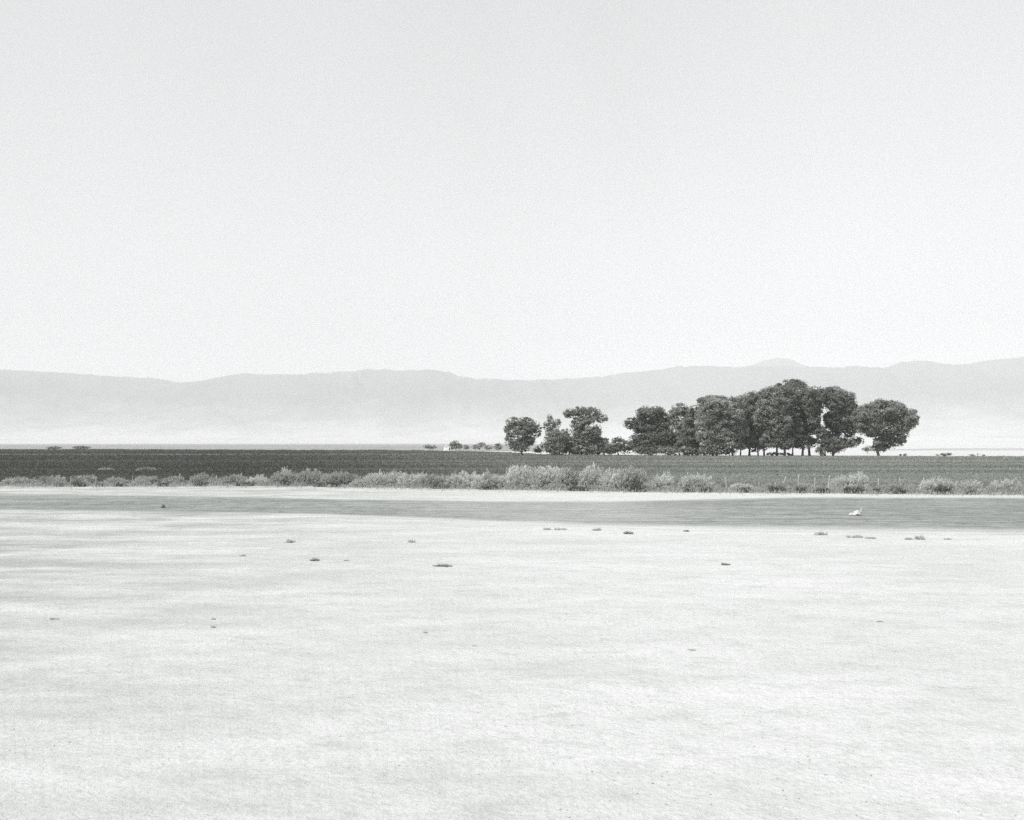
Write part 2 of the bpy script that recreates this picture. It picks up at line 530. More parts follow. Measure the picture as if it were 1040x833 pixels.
# ------------------------------------------------------------------ trees
def make_tree(label, D, trunk_px, base_py, lobes, leaf='leaf_mid', group=None, name='broadleaf_tree', cat='tree',
              density=1.0, trunk_r=0.45, extra=1.0, leafsize=0.29):
    """lobes: (px, py, rx px, ry px[, depth offset m]) as the crown's masses at depth D"""
    bx, by, bz = P(trunk_px, base_py, D)
    root = empty(name, (bx, D, 0))
    tag(root, label, cat, group)
    k = D / FPX
    C, Nr, T = [], [], []
    tb = Tubes()
    L = []
    for lb in lobes:
        cx, _, cz = P(lb[0], lb[1], D)
        dz = lb[4] if len(lb) > 4 else random.uniform(-0.35, 0.35) * lb[2] * k
        L.append((np.array([cx - bx, dz, cz]), np.array([lb[2] * k, max(lb[2], lb[3] * 0.8) * k * 0.95, lb[3] * k])))
    top = max(l[0][2] for l in L)
    low = min(l[0][2] - l[1][2] for l in L)
    trunk_h = max(0.9, min(low + 1.6, top * 0.35))
    lean = random.uniform(-0.5, 0.5)
    tb.add([(0, 0, -0.3), (0.02, 0, 0.3), (lean * 0.3, 0.1, trunk_h * 0.6), (lean * 0.6, 0.15, trunk_h)],
           [trunk_r * 1.35, trunk_r * 1.05, trunk_r * 0.85, trunk_r * 0.75], 9)
    fork = np.array([lean * 0.6, 0.15, trunk_h])
    nodes = [(fork, trunk_r * 0.7)]
    L.sort(key=lambda l: float(np.linalg.norm(l[0] - fork)))
    for c, r in L:
        # limb into the lobe, forking off the nearest limb already grown
        src, sr = min(nodes, key=lambda q: float(np.linalg.norm(q[0] - c)) + (0 if q[0] is fork else 0.8))
        ln = np.linalg.norm(c - src)
        mid = src * 0.5 + c * 0.5 + RNG.normal(size=3) * 0.10 * ln
        r1 = sr * 0.62
        tb.add([src - np.array([0, 0, 0.1]), src * 0.75 + mid * 0.25, mid, c], [r1 * 1.1, r1, r1 * 0.85, r1 * 0.7], 6)
        tb.add([c, c + np.array([0.1, 0, r[2] * 0.5])], [r1 * 0.6, 0.03], 5)
        nodes.append((c, max(0.05, r1)))
        vol = r[0] * r[1] * r[2]
        ns = int(max(8, 7.2 * density * vol ** (2 / 3)))
        d = unit(RNG.normal(size=(ns, 3)))
        rad = RNG.uniform(0.28, 1.0, (ns, 1)) ** 0.5
        sub = c + d * rad * r * np.where(RNG.random((ns, 1)) < 0.15, RNG.uniform(1.05, 1.25, (ns, 1)), RNG.uniform(0.72, 1.0, (ns, 1)))
        sub = sub[sub[:, 2] > 0.35]
        cr = RNG.uniform(0.45, 1.05, len(sub)) * min(1.25, max(0.5, r.min() * 0.42))
        for s, q in zip(sub, cr):
            if RNG.random() < 0.22:
                e = c + (s - c) * 0.95
                m2 = (c + e) / 2 + RNG.normal(size=3) * 0.25
                tb.add([c, m2, e], [trunk_r * 0.14, trunk_r * 0.09, 0.02], 4)
            nl = int(85 * extra * (q / 0.8) ** 1.6) + 8
            dd = unit(RNG.normal(size=(nl, 3)))
            rr = RNG.uniform(0.1, 1.0, (nl, 1)) ** 0.45
            fl = np.array([1.25, 1.25, 0.72])
            pts = s + dd * rr * q * fl
            nn = unit(dd * np.array([1, 1, 1.3]) + RNG.normal(size=(nl, 3)) * 0.75 + np.array([0, 0, 0.45]))
            C.append(pts); Nr.append(nn)
            T.append(np.clip(RNG.normal(0.42, 0.20) + RNG.normal(0, 0.08, nl), 0, 1))
        # stray sprigs beyond the outline for an uneven edge
        nsp = int(len(sub) * 7)
        ds = unit(RNG.normal(size=(nsp, 3)))
        pts = c + ds * r * RNG.uniform(0.94, 1.18, (nsp, 1))
        pts = pts[pts[:, 2] > 0.4]
        C.append(pts); Nr.append(unit(RNG.normal(size=(len(pts), 3)))); T.append(RNG.uniform(0.3, 0.8, len(pts)))
    C = np.concatenate(C); Nr = np.concatenate(Nr); T = np.concatenate(T)
    sz = RNG.uniform(0.65, 1.15, len(C)) * leafsize
    V, F = leaf_quads(C, Nr, sz)
    tb.build('trunk', M['bark'], root)
    mesh_np('crown', V, F, M[leaf], root, {'tint': np.repeat(T, 4)})
    return root


GR = 'cottonwoods of the grove at the far side of the field'
TREES = [
    # label, D, trunk px, base py, leaf, lobes
    ('lone round-headed tree standing apart on a bare trunk at the right end of the grove', 333, 892, 463.5, 'leaf_mid', 0.42,
     [(881, 424, 15, 12), (895, 418, 17, 11), (909, 419, 13, 11), (919, 426, 11, 11), (898, 433, 20, 10), (884, 434, 14, 9),
      (908, 440, 12, 8), (899, 449, 11, 8), (912, 447, 7, 6), (893, 456, 6, 4)]),
    ('broad tree with low sweeping limbs just left of the lone round-headed tree', 340, 846, 463.2, 'leaf_mid', 0.35,
     [(845, 404, 13, 10), (856, 408, 12, 11), (862, 418, 11, 12), (851, 426, 13, 9), (857, 433, 12, 6), (866, 432, 9, 7), (844, 426, 6, 9), (858, 450, 13, 5), (870, 448, 7, 4), (849, 441, 6, 6), (846, 452, 11, 8), (862, 440, 8, 4), (842, 436, 4, 6), (873, 420, 6, 6)]),
    ('thick-trunked tree with foliage hanging to the ground beside the bright gap in the grove', 336, 835, 463.4, 'leaf_dark', 0.7,
     [(829, 402, 10, 9), (824, 414, 11, 11), (846, 412, 7, 9), (826, 428, 7, 7), (836, 450, 6, 8), (833, 458, 5, 4), (843, 452, 7, 7), (832, 438, 6, 6)]),
    ('tallest tree of the grove with a small ragged tuft on top', 341, 822, 463.4, 'leaf_mid', 0.4,
     [(806, 390, 8, 4.5), (800, 388, 5, 3), (812, 391, 7, 5), (810, 402, 16, 11), (820, 408, 13, 12), (806, 420, 15, 12), (819, 430, 11, 11), (812, 444, 9, 9), (822, 449, 7, 6)]),
    ('upright tree with an oval crown directly left of the tallest tree', 335, 815, 463.5, 'leaf_dark', 0.38,
     [(796, 402, 11, 9), (798, 416, 13, 13), (804, 432, 11, 11), (809, 446, 8, 8), (816, 452, 6, 5)]),
    ('full-crowned tree on a slim trunk in the middle of the grove', 333, 797, 463.6, 'leaf_mid', 0.38,
     [(783, 400, 11, 7), (785, 412, 15, 12), (778, 425, 13, 12), (791, 430, 12, 12), (785, 444, 12, 10), (797, 450, 8, 7)]),
    ('dark tree behind the middle of the grove with a trunk showing below', 350, 789, 463.0, 'leaf_dark', 0.34,
     [(791, 396, 8, 6), (790, 410, 12, 12), (793, 428, 12, 14), (789, 446, 9, 8)]),
    ('round-topped tree of the grove standing on two close slender stems', 338, 776, 463.5, 'leaf_mid', 0.3,
     [(766, 406, 12, 8), (763, 418, 14, 11), (770, 432, 14, 12), (764, 446, 12, 9), (776, 451, 7, 6)]),
    ('leafy tree left of the middle with dark hollows low in its crown', 345, 761, 463.1, 'leaf_dark', 0.36,
     [(757, 409, 10, 7), (753, 422, 13, 12), (759, 436, 13, 12), (752, 449, 11, 7), (768, 455, 5, 4)]),
    ('paler streaked tree with a flat-topped crown where the grove begins to rise', 334, 744, 463.5, 'leaf_pale', 0.34,
     [(745, 410, 11, 7), (742, 422, 14, 12), (748, 436, 12, 11), (738, 446, 12, 9), (750, 453, 7, 5)]),
    ('light grey tree hanging down to the ground at the left shoulder of the grove', 333, 724, 463.5, 'leaf_pale', 0.36,
     [(722, 413, 13, 9), (717, 426, 11, 12), (730, 426, 12, 12), (720, 441, 12, 10), (731, 443, 11, 10), (724, 454, 12, 6)]),
    ('dark cap of a tree rising behind the light grey tree at the left shoulder', 350, 728, 463.0, 'leaf_dark', 0.36,
     [(722, 406.5, 11, 4.5), (716, 409, 8, 5), (731, 406, 8, 4), (734, 420, 12, 14), (728, 440, 13, 12)]),
    ('dark narrow tree wedged against the left side of the light grey tree', 345, 703, 462.9, 'leaf_dark', 0.34,
     [(706, 418, 7, 6), (704, 430, 9, 11), (701, 444, 10, 10), (706, 454, 9, 6)]),
    ('loose pale-topped tree between the dark leaning tree and the main grove', 350, 690, 462.7, 'leaf_pale', 0.3,
     [(690, 415, 8, 5), (697, 420, 7, 6), (684, 422, 7, 6), (692, 432, 9, 8), (690, 444, 10, 9), (684, 453, 9, 6)]),
    ('dark spreading tree with one arm of foliage reaching left over a gap', 350, 662, 462.4, 'leaf_dark', 0.45,
     [(656, 420, 10, 7), (667, 420, 8, 7), (639, 430, 6, 5), (648, 431, 9, 7), (662, 433, 14, 9), (675, 429, 8, 9), (668, 443, 14, 9), (652, 449, 13, 9), (664, 454, 18, 6), (678, 446, 8, 9)]),
]
for (lab, D, tp, bp, leaf, tr_, lobes) in TREES:
    make_tree(lab, D, tp, bp, lobes, leaf, GR, density=0.95, trunk_r=tr_)
# slender second stems seen under the grove
LG = 'smaller loose trees left of the grove'
make_tree('small open-crowned tree at the left end of the tree line', 362, 530, 461, [(521, 429, 7, 5), (518, 437, 6, 6), (533, 429, 9, 5), (541, 434, 8, 6), (530, 438, 12, 6), (523, 450, 9, 6), (536, 447, 8, 6), (519, 444, 4, 4), (529, 455, 9, 4), (545, 440, 4, 4)], 'leaf_mid', LG, density=0.8, trunk_r=0.25, leafsize=0.30)
make_tree('thin spire-topped tree between the two taller trees of the left clump', 358, 563, 461, [(558, 425, 2.6, 4), (558, 433, 6, 6), (565, 430, 5, 4), (562, 442, 8, 7), (558, 452, 8, 6), (567, 451, 7, 7), (563, 457, 8, 4)], 'leaf_pale', LG, density=0.8, trunk_r=0.22, leafsize=0.30)
make_tree('bushy low tree filling the space beside the spire-topped tree', 364, 578, 460.8, [(574, 441, 6, 5), (577, 450, 8, 7), (571, 454, 6, 5), (584, 455, 7, 5)], 'leaf_mid', LG, density=0.8, trunk_r=0.22, leafsize=0.30)
make_tree('top-heavy tree with a foliage arm jutting right above a pinched middle', 360, 596, 461.2, [(578, 420, 6, 4.5), (590, 418, 9, 5), (601, 419, 9, 5), (611, 425, 6, 4), (594, 427, 11, 5), (586, 434, 7, 7), (599, 441, 10, 7), (606, 438, 5, 6), (590, 446, 10, 8), (606, 451, 11, 8), (597, 456, 14, 5)], 'leaf_mid', LG, density=0.95, trunk_r=0.35, leafsize=0.31)
make_tree('low dark bushy tree in the dip between the left clump and the grove', 356, 628, 461.6, [(628, 449, 7, 5), (622, 455, 8, 5), (636, 454, 9, 6), (616, 456, 6, 4)], 'leaf_dark', LG, density=0.9, trunk_r=0.22, leafsize=0.30)
make_tree('round dark bush sitting under the left end of the tree line', 368, 549, 460.8, [(549, 455.5, 5, 3.6), (545, 457.5, 4, 2.5)], 'leaf_dark', LG, 'bush', 'bush', density=0.9, trunk_r=0.12, leafsize=0.24)
make_tree('small pale bush under the branches left of the lone round-headed tree', 420, 881, 458, [(884, 455.5, 6, 2.8), (879, 456.3, 4, 2)], 'leaf_pale', LG, 'bush', 'bush', density=0.9, trunk_r=0.12, leafsize=0.25)
# trunks seen along the shaded floor of the grove: slim young trees between the big ones
for lab, px, D, lob in [
    ('slim young tree standing beneath the crowns just right of the thick-trunked tree', 838, 345, [(839, 445, 5, 6), (836, 436, 3, 5)]),
    ('slim young tree under the crowns left of the full-crowned middle tree', 770, 342, [(770, 447, 7, 7), (768, 436, 6, 6)]),
    ('slim young tree under the pale flat-topped tree', 752, 340, [(753, 448, 7, 7), (751, 437, 6, 6)]),
    ('slim young tree with its stem against the light below the tallest tree', 805, 345, [(805, 447, 7, 7), (806, 436, 6, 6)]),
]:
    make_tree(lab, D, px, 463.3, lob, 'leaf_dark', GR, density=0.9, trunk_r=0.24)

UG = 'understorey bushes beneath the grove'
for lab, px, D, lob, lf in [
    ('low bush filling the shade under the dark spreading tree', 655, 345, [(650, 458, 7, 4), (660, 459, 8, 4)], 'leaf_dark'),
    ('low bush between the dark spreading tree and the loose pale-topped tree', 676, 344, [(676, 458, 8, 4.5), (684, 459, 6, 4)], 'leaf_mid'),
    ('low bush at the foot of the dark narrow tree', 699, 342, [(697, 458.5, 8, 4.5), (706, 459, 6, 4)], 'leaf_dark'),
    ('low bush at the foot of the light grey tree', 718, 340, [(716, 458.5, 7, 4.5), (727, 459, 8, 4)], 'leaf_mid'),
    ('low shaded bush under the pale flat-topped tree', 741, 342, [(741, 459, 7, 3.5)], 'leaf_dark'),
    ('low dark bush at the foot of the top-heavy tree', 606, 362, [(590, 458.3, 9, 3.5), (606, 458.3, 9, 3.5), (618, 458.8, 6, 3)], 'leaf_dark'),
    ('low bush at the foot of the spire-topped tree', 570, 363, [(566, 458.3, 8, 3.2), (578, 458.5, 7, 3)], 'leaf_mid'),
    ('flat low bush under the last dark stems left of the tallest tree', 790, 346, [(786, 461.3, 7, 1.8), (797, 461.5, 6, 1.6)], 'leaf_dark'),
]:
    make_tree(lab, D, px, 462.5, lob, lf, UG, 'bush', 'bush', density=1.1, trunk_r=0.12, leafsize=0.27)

FG = 'far bushes round the white shed beyond the field'
for lab, px, D, lob, lf in [
    ('hazy low bush left of the small white shed', 436, 600, [(434, 453.6, 4, 1.9), (440, 454.4, 4, 1.5)], 'leaf_mid'),
    ('hazy round bush immediately right of the small white shed', 463, 600, [(462, 451.6, 5, 3.6), (466, 453.5, 4.5, 2.6), (458, 454.5, 3, 2)], 'leaf_mid'),
    ('faint wispy bush second right from the white shed', 474, 620, [(473, 454, 4, 2)], 'leaf_pale'),
    ('faint bush with a raised right shoulder, third right from the white shed', 487, 610, [(484, 454, 5, 2.2), (489, 451.6, 4, 2)], 'leaf_pale'),
    ('pale low bush between the shouldered bush and the dark round one', 497, 600, [(496, 454.6, 4, 2.2)], 'leaf_mid'),
    ('small dark round bush left of the first open-crowned tree', 506, 590, [(506, 453.8, 4.2, 3.0)], 'leaf_mid'),
]:
    make_tree(lab, D, px, 457, lob, lf, FG, 'bush', 'bush', density=0.7, trunk_r=0.15, leafsize=0.4)
EG = 'low brush along the far edges of the fields'
for lab, px, D, lob, lf in [
    ('long low brush heap at the far field edge beyond the right grove', 958, 332, [(955, 462.6, 8, 1.5), (962, 462.0, 6, 1.8), (950, 462.9, 5, 1)], 'leaf_mid'),
    ('small low brush heap halfway between the lone tree and the long brush heap', 920, 332, [(917, 462.7, 5, 1.0), (913, 462.9, 5, .8)], 'leaf_mid'),
    ('flat brush fringe at the far field edge by the right end', 993, 332, [(990, 462.7, 7, 1.0), (998, 462.9, 5, .9)], 'leaf_mid'),
    ('low dark brush at the far edge of the dark field, leftmost', 57, 640, [(56, 455, 7, 1.4)], 'leaf_dark'),
    ('low dark brush at the far edge of the dark field, second from the left', 84, 640, [(82, 454.7, 8, 1.5)], 'leaf_dark'),
]:
    make_tree(lab, D, px, 457 if px < 500 else 463.6, lob, lf, EG, 'bush', 'bush', density=1.0, trunk_r=0.1, leafsize=0.28)


# ------------------------------------------------------------------ roadside shrubs
def brush_mesh(w, h, n_fans, dens, fine=1.0, ls=1.0):
    """stems fanning up and out of several crowns; returns leaf arrays and Tubes"""
    C, A, Nn, T, SZ = [], [], [], [], []
    tb = Tubes()
    for f in range(n_fans):
        fx = (f + 0.5) / n_fans - 0.5 if n_fans > 1 else 0.0
        fx = fx * w * 0.72 + RNG.normal(0, 0.05 * w / n_fans)
        fy = RNG.normal(0, 0.10 * w / max(1, n_fans ** .5))
        dome = math.sqrt(max(0.12, 1 - (2 * fx / (w * 1.05)) ** 2))
        hh = h * (0.55 + 0.45 * dome) * RNG.uniform(0.84, 1.05)
        rad = max(w / n_fans * 0.95, w * 0.26)
        rad = min(rad, w * 0.5)
        ns = int(130 * dens)
        tone0 = RNG.normal(0.5, 0.10)
        for s in range(ns):
            th = RNG.uniform(0, 2 * math.pi)
            el = math.acos(1 - RNG.uniform(0, 1) ** 0.8 * 0.93)         # angle from vertical
            d = np.array([math.cos(th) * math.sin(el) * rad, math.sin(th) * math.sin(el) * rad, math.cos(el) * hh])
            d *= 0.60 + 0.46 * RNG.random() ** 0.6
            p0 = np.array([fx, fy, 0.0]) + np.array([math.cos(th), math.sin(th), 0]) * rad * 0.12 * RNG.random()
            sag = np.array([0, 0, -0.10 * hh * math.sin(el)])
            p1 = p0 + d * 0.5 - sag
            p2 = p0 + d + sag * 0.3
            p2[2] = max(p2[2], 0.05 * ls)
            if s % (2 if dens < 0.2 else 4) == 0:
                tb.add([p0 - np.array([0, 0, .05]), p1, p2], [0.018 * ls, 0.011 * ls, 0.004 * ls], 3)
            nl = int(24 * fine)
            t = RNG.uniform(0.22, 1.0, nl) ** 0.75
            q = (1 - t)[:, None] ** 2 * p0 + (2 * t * (1 - t))[:, None] * p1 + (t ** 2)[:, None] * p2
            q = q + RNG.normal(size=(nl, 3)) * 0.055 * (0.6 + hh * 0.4) * min(1, ls * 1.2)
            q[:, 2] = np.maximum(q[:, 2], 0.04 * ls)
            dirn = unit(2 * (1 - t)[:, None] * (p1 - p0) + 2 * t[:, None] * (p2 - p1))
            dirn = unit(dirn + RNG.normal(size=(nl, 3)) * 0.45)
            C.append(q); A.append(dirn)
            Nn.append(unit(np.cross(dirn, RNG.normal(size=(nl, 3)))))
            T.append(np.clip(tone0 + RNG.normal(0, 0.13) + 0.0 * t, 0, 1) * np.ones(nl))
            SZ.append(RNG.uniform(0.07, 0.15, nl) * (0.7 + 0.25 * hh) * ls)
    C, A, Nn, T, SZ = map(np.concatenate, (C, A, Nn, T, SZ))
    V, F = leaf_quads(C, Nn, SZ, aspect=0.34, along=A)
    return V, F, np.repeat(T, 4), tb


def shrub(label, px, half, top, m='shrub', off=0.0, group=None, name='brush_shrub', cat='shrub', fans=None, dens=1.0, hfac=1.0):
    bp = interp(BASE, px) - off
    x, y = G(px, bp)
    k = y / FPX
    w = 2 * half * k
    h = (bp - top) * k * hfac
    if 275 < px < 665:
        w *= 1.22
    n = fans or max(1, int(round(w / 0.9)))
    V, F, T, tb = brush_mesh(w, h, n, dens)
    r = empty(name, (x, y, 0))
    tag(r, label, cat, group)
    mesh_np('foliage', V, F, M[m], r, {'tint': T})
    tb.build('stems', M['twig'], r)
    return r


BG = 'pale brush growing along the fence line'
SH = [
    ('low grey brush at the left edge of the fence line', 52, 11, 482, 'shrub_mid', 1.0),
    ('low wispy grey brush just right of the first pale fence post', 86, 12, 481.5, 'shrub_mid', 1.0),
    ('low ragged grey brush behind the dark weed tuft near the left end', 118, 12, 484, 'shrub_mid', 1.2),
    ('thin low brush between the left dark tuft and the second tall pale post', 150, 13, 483, 'shrub_mid', 1.2),
    ('short grey brush beside the leaning pale post on the left', 176, 9, 483, 'shrub_mid', 1.0),
    ('low brush over the darkest weed tuft on the left', 206, 14, 480.5, 'shrub_mid', 1.0),
    ('straggly low pale brush left of the first high bush row', 236, 14, 481, 'shrub_mid', 1.0),
    ('pale low brush leading up to the first high rounded bush', 262, 12, 482, 'shrub', 0.6),
    ('rounded bush with a dark hollow in its side, first of the high bushes', 291, 13, 475.5, 'shrub_mid', 0.8),
    ('broad domed grey bush second of the high bushes from the left', 317, 15, 475.5, 'shrub_mid', 0.8),
    ('domed grey bush ending the first high row, right of the broad dome', 345, 16, 476.5, 'shrub_mid', 0.8),
    ('small low pale sprig in the dip between the two bush rows', 366, 7, 486, 'shrub', 0.4),
    ('smooth pale dome of brush at the start of the long bush row', 393, 18, 476.5, 'shrub', 0.8),
    ('rounded bush with an arched top next to the smooth pale dome', 420, 14, 478.5, 'shrub', 0.8),
    ('low spreading bush over a dark gap left of the row of middle bushes', 446, 16, 480, 'shrub_mid', 0.8),
    ('wide pale bush in the middle of the low bush stretch', 471, 17, 477.5, 'shrub', 0.8),
    ('fluffy pale bush left of where the row grows tall', 499, 15, 478, 'shrub', 0.8),
    ('tall pale bush at the left start of the tallest stretch', 530, 15, 471.5, 'shrub', 0.9),
    ('high cloud-like pale bush in the tallest stretch', 558, 16, 470.5, 'shrub', 0.9),
    ('high grey bush shading dark ground in the tallest stretch', 582, 13, 472.5, 'shrub_mid', 0.9),
    ('plume-like bush leaning right at the end of the tallest stretch', 601, 11, 470.5, 'shrub', 0.9),
    ('feathery tall bush standing right of the narrow break in the row', 623, 10, 472.5, 'shrub', 0.9),
    ('tall bush with a big dark hollow at its foot', 641, 12, 471, 'shrub_mid', 0.9),
    ('thin upright bush right of the dark-hollow bush', 673, 9, 478.5, 'shrub', 0.9),
    ('slim ragged shrub between the thin upright bush and the round bush', 694, 5, 481.5, 'shrub', 0.9),
    ('round pale bush with a dark right foot, last of the dense row', 709, 13, 480, 'shrub', 0.9),
    ('low pale tumble of brush right of the curved pale post', 753, 10, 490, 'shrub', 0.6),
    ('low grey brush in the open stretch behind the leaning post', 789, 11, 489.5, 'shrub_mid', 0.8),
    ('low grey brush around the upright post in the open stretch', 818, 8, 490, 'shrub_mid', 0.8),
    ('wispy pale bush rising to a point right of the open stretch', 857, 12, 481.5, 'shrub', 2.2),
    ('loose pale bush hanging over dark weeds at right', 872, 9, 479, 'shrub', 2.4),
    ('low grey brush beside the bent pale post at right', 906, 13, 490.5, 'shrub_mid', 1.0),
    ('wide pale bush with a dark centre near the right end', 955, 19, 482.5, 'shrub', 1.5),
    ('faint pale bush beyond the wide bush at the right end', 984, 11, 486, 'shrub', 1.0),
    ('pale brush at the far right edge of the fence line', 1020, 16, 485, 'shrub', 1.0),
    ('grey brush at the far left edge of the picture', 20, 16, 484, 'shrub_mid', 1.0),
]
for s in SH:
    shrub(s[0], s[1], s[2], s[3], s[4], s[5], BG)
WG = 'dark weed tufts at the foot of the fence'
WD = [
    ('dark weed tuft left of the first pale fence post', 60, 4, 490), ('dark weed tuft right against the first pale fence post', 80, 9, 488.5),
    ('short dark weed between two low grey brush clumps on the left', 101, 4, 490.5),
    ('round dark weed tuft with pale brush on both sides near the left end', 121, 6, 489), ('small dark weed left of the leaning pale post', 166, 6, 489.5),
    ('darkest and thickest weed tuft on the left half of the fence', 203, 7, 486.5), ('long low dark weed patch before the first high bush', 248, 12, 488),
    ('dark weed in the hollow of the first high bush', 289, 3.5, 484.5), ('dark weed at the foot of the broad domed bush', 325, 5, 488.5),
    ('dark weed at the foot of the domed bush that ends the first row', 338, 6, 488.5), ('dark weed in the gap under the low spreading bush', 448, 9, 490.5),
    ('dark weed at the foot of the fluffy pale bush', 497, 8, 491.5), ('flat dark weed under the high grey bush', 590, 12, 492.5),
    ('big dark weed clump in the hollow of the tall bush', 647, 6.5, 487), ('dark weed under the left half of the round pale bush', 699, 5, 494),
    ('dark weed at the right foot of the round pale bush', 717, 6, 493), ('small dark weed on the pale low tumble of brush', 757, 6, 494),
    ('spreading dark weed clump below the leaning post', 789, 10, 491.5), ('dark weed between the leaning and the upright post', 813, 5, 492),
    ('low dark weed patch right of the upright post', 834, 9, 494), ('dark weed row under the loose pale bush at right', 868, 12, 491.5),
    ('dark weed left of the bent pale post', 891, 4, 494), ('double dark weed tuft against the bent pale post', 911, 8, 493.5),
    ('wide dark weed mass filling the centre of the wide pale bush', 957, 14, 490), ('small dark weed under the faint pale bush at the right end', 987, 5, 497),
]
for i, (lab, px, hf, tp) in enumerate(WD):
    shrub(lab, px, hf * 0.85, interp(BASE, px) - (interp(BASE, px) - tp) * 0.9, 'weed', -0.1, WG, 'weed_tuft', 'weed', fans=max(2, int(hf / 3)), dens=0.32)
shrub('dark weed tuft alone out in the field behind the leaning post', 786, 6, 480.3, 'weed_mid', 18.0, WG, 'weed_tuft', 'weed', fans=3, dens=0.3)
shrub('pale brush patch out in the dark field at left', 108, 7, 474.8, 'weed_mid', 16.0, BG)
shrub('second pale brush patch out in the dark field, right of the first', 148, 9, 474.6, 'weed_mid', 15.5, BG)


# ------------------------------------------------------------------ fence
fx0, fy0 = G(43, 493.5)
fence = empty('wire_fence', (fx0, fy0, 0))
tag(fence, 'old wire fence on thin weathered posts running through the brush', 'fence')
post_tops = []
SPEC = {722: (484, 0.05), 739: (484.5, -0.18), 793: (484, 0.35), 811: (482, 0.0), 828: (485, 0.0), 916: (486, -0.15), 934: (485, 0.3), 72: (484, 0.0), 182: (481, 0.08), 892: (486, 0.05), 220: (483, 0.0), 841: (483, 0.1)}
pxs = []
p = -30.0
while p < 1075:
    pxs.append(p)
    p += 18.2
pxs = [q for q in pxs if min(abs(q - s) for s in SPEC) > 8] + list(SPEC)
pxs.sort()
for q in pxs:
    bp = interp(BASE, q) - 0.9
    x, y = G(q, bp)
    k = y / FPX
    if q in SPEC:
        h = (bp - SPEC[q][0]) * k; lean = SPEC[q][1]; r = 0.058
    else:
        h = random.uniform(0.75, 1.05); lean = random.uniform(-0.22, 0.22); r = random.uniform(0.028, 0.04)
    bx, by = x - fx0, y - fy0
    ly = random.uniform(-0.06, 0.06)
    tb = Tubes()
    pts = [(bx, by, -0.3), (bx, by, 0), (bx + lean * h * 0.4 + random.uniform(-.015, .015), by + ly * .5, h * 0.45),
           (bx + lean * h * 0.9, by + ly, h * 0.88), (bx + lean * h, by + ly, h)]
    tb.add(pts, [r * 1.05, r, r * 0.95, r * 0.85, r * 0.7], 8)
    tb.build('post', M['post'], fence)
    post_tops.append((bx, by, lean, h))
for hw in (0.35, 0.65, 0.93):
    tb = Tubes()
    pts = []
    for i, (bx, by, lean, h) in enumerate(post_tops):
        z = min(hw, h * 0.95)
        pts.append((bx + lean * z, by - 0.07, z))
        if i + 1 < len(post_tops):
            nb = post_tops[i + 1]
            pts.append(((bx + nb[0]) / 2, (by + nb[1]) / 2 - 0.07, z - 0.03))
    tb.add(pts, [0.004] * len(pts), 4)
    tb.build('wire', M['wire'], fence)


# ------------------------------------------------------------------ stuff: grass, crop plants, clods
def blades(name, pts, size, tint, m, upright=0.6, aspect=0.3, label=None):
    n = len(pts)
    a = unit(np.stack([RNG.normal(0, 1 - upright, n), RNG.normal(0, 1 - upright, n), np.abs(RNG.normal(upright, 0.2, n)) + 0.1], -1))
    nn = unit(np.cross(a, RNG.normal(size=(n, 3))))
    c = pts + a * size[:, None] * 0.8
    V, F = leaf_quads(c, nn, size, aspect, a)
    o = mesh_np(name, V, F, m, attrs={'tint': np.repeat(tint, 4)})
    tag(o, label, name.replace('_', ' '), kind='stuff')
    return o


# dry grass verge along the fence foot
n = 26000
px = RNG.uniform(-40, 1080, n)
dens = np.array([fbm(q * 0.03, 0, 1.0, 3, 2.0) for q in px])
off = RNG.normal(0, 1.0, n) * 1.2 + 0.8
keep = RNG.random(n) < 0.55 + 0.8 * dens
px, off = px[keep], off[keep]
pt = np.array([(*G(q, interp(BASE, q) - o), 0.0) for q, o in zip(px, off)])
blades('dry_grass', pt, RNG.uniform(0.08, 0.22, len(pt)), np.clip(RNG.normal(.5, .2, len(pt)), 0, 1), M['drygrass'], 0.7, 0.3,
       'dry pale grass fringing the foot of the fence')

# knee-high dead weeds filling in between the bushes
n = 60000
px = RNG.uniform(-40, 1080, n)
g = np.array([fbm(q * 0.045, 0, 1.0, 4, 7.0) for q in px])
off = np.abs(RNG.normal(0, 1.0, n)) * 1.6 - 0.4
pt = np.array([(*G(q, interp(BASE, q) - o), 0.0) for q, o in zip(px, off)])
hmax = np.clip(0.34 + 0.7 * g, 0.10, 0.85)
pt[:, 2] = RNG.random(n) ** 1.3 * hmax
keep = RNG.random(n) < np.clip(0.6 + 0.9 * g, 0.12, 1)
blades('dead_weeds', pt[keep], RNG.uniform(0.06, 0.15, n)[keep], np.clip(RNG.normal(.42, .2, n), 0, 1)[keep], M['drygrass'], 0.6, 0.35,
       'tangle of dead grey weeds between the bushes along the fence')

# crop plants over the field, in clumps
n = 330000
px = RNG.uniform(-60, 1100, n)
lo = np.interp(px, [b[0] for b in BASE], [b[1] for b in BASE]) - 3.0
hi = np.interp(px, [b[0] for b in FAR], [b[1] for b in FAR]) + 0.35
py = hi + (lo - hi) * RNG.random(n) ** 1.15
c_, s_ = math.cos(PITCH), math.sin(PITCH)
yr = (416.5 - py) / FPX
dz = s_ + yr * c_
t = CAM_H / -dz
X = (px - 520) / FPX * t
Y = (c_ - yr * s_) * t
k = Y / FPX
nzv = np.array([0.7 * fbm(x * 0.3, y, 0.12, 3, 5.0) + 2.4 * fbm(x * 0.03, y, 0.035, 3, 9.0) for x, y in zip(X, Y)])
tone = np.array([field_tone(q) for q in px])
tint = np.clip(0.06 + tone * 0.60 + RNG.normal(0, 0.12, n) + nzv * (0.09 + 0.10 * tone), 0, 1)
track = (px < 555) & (py > 461.3) & (py < 462.6) & (RNG.random(n) < 0.75)
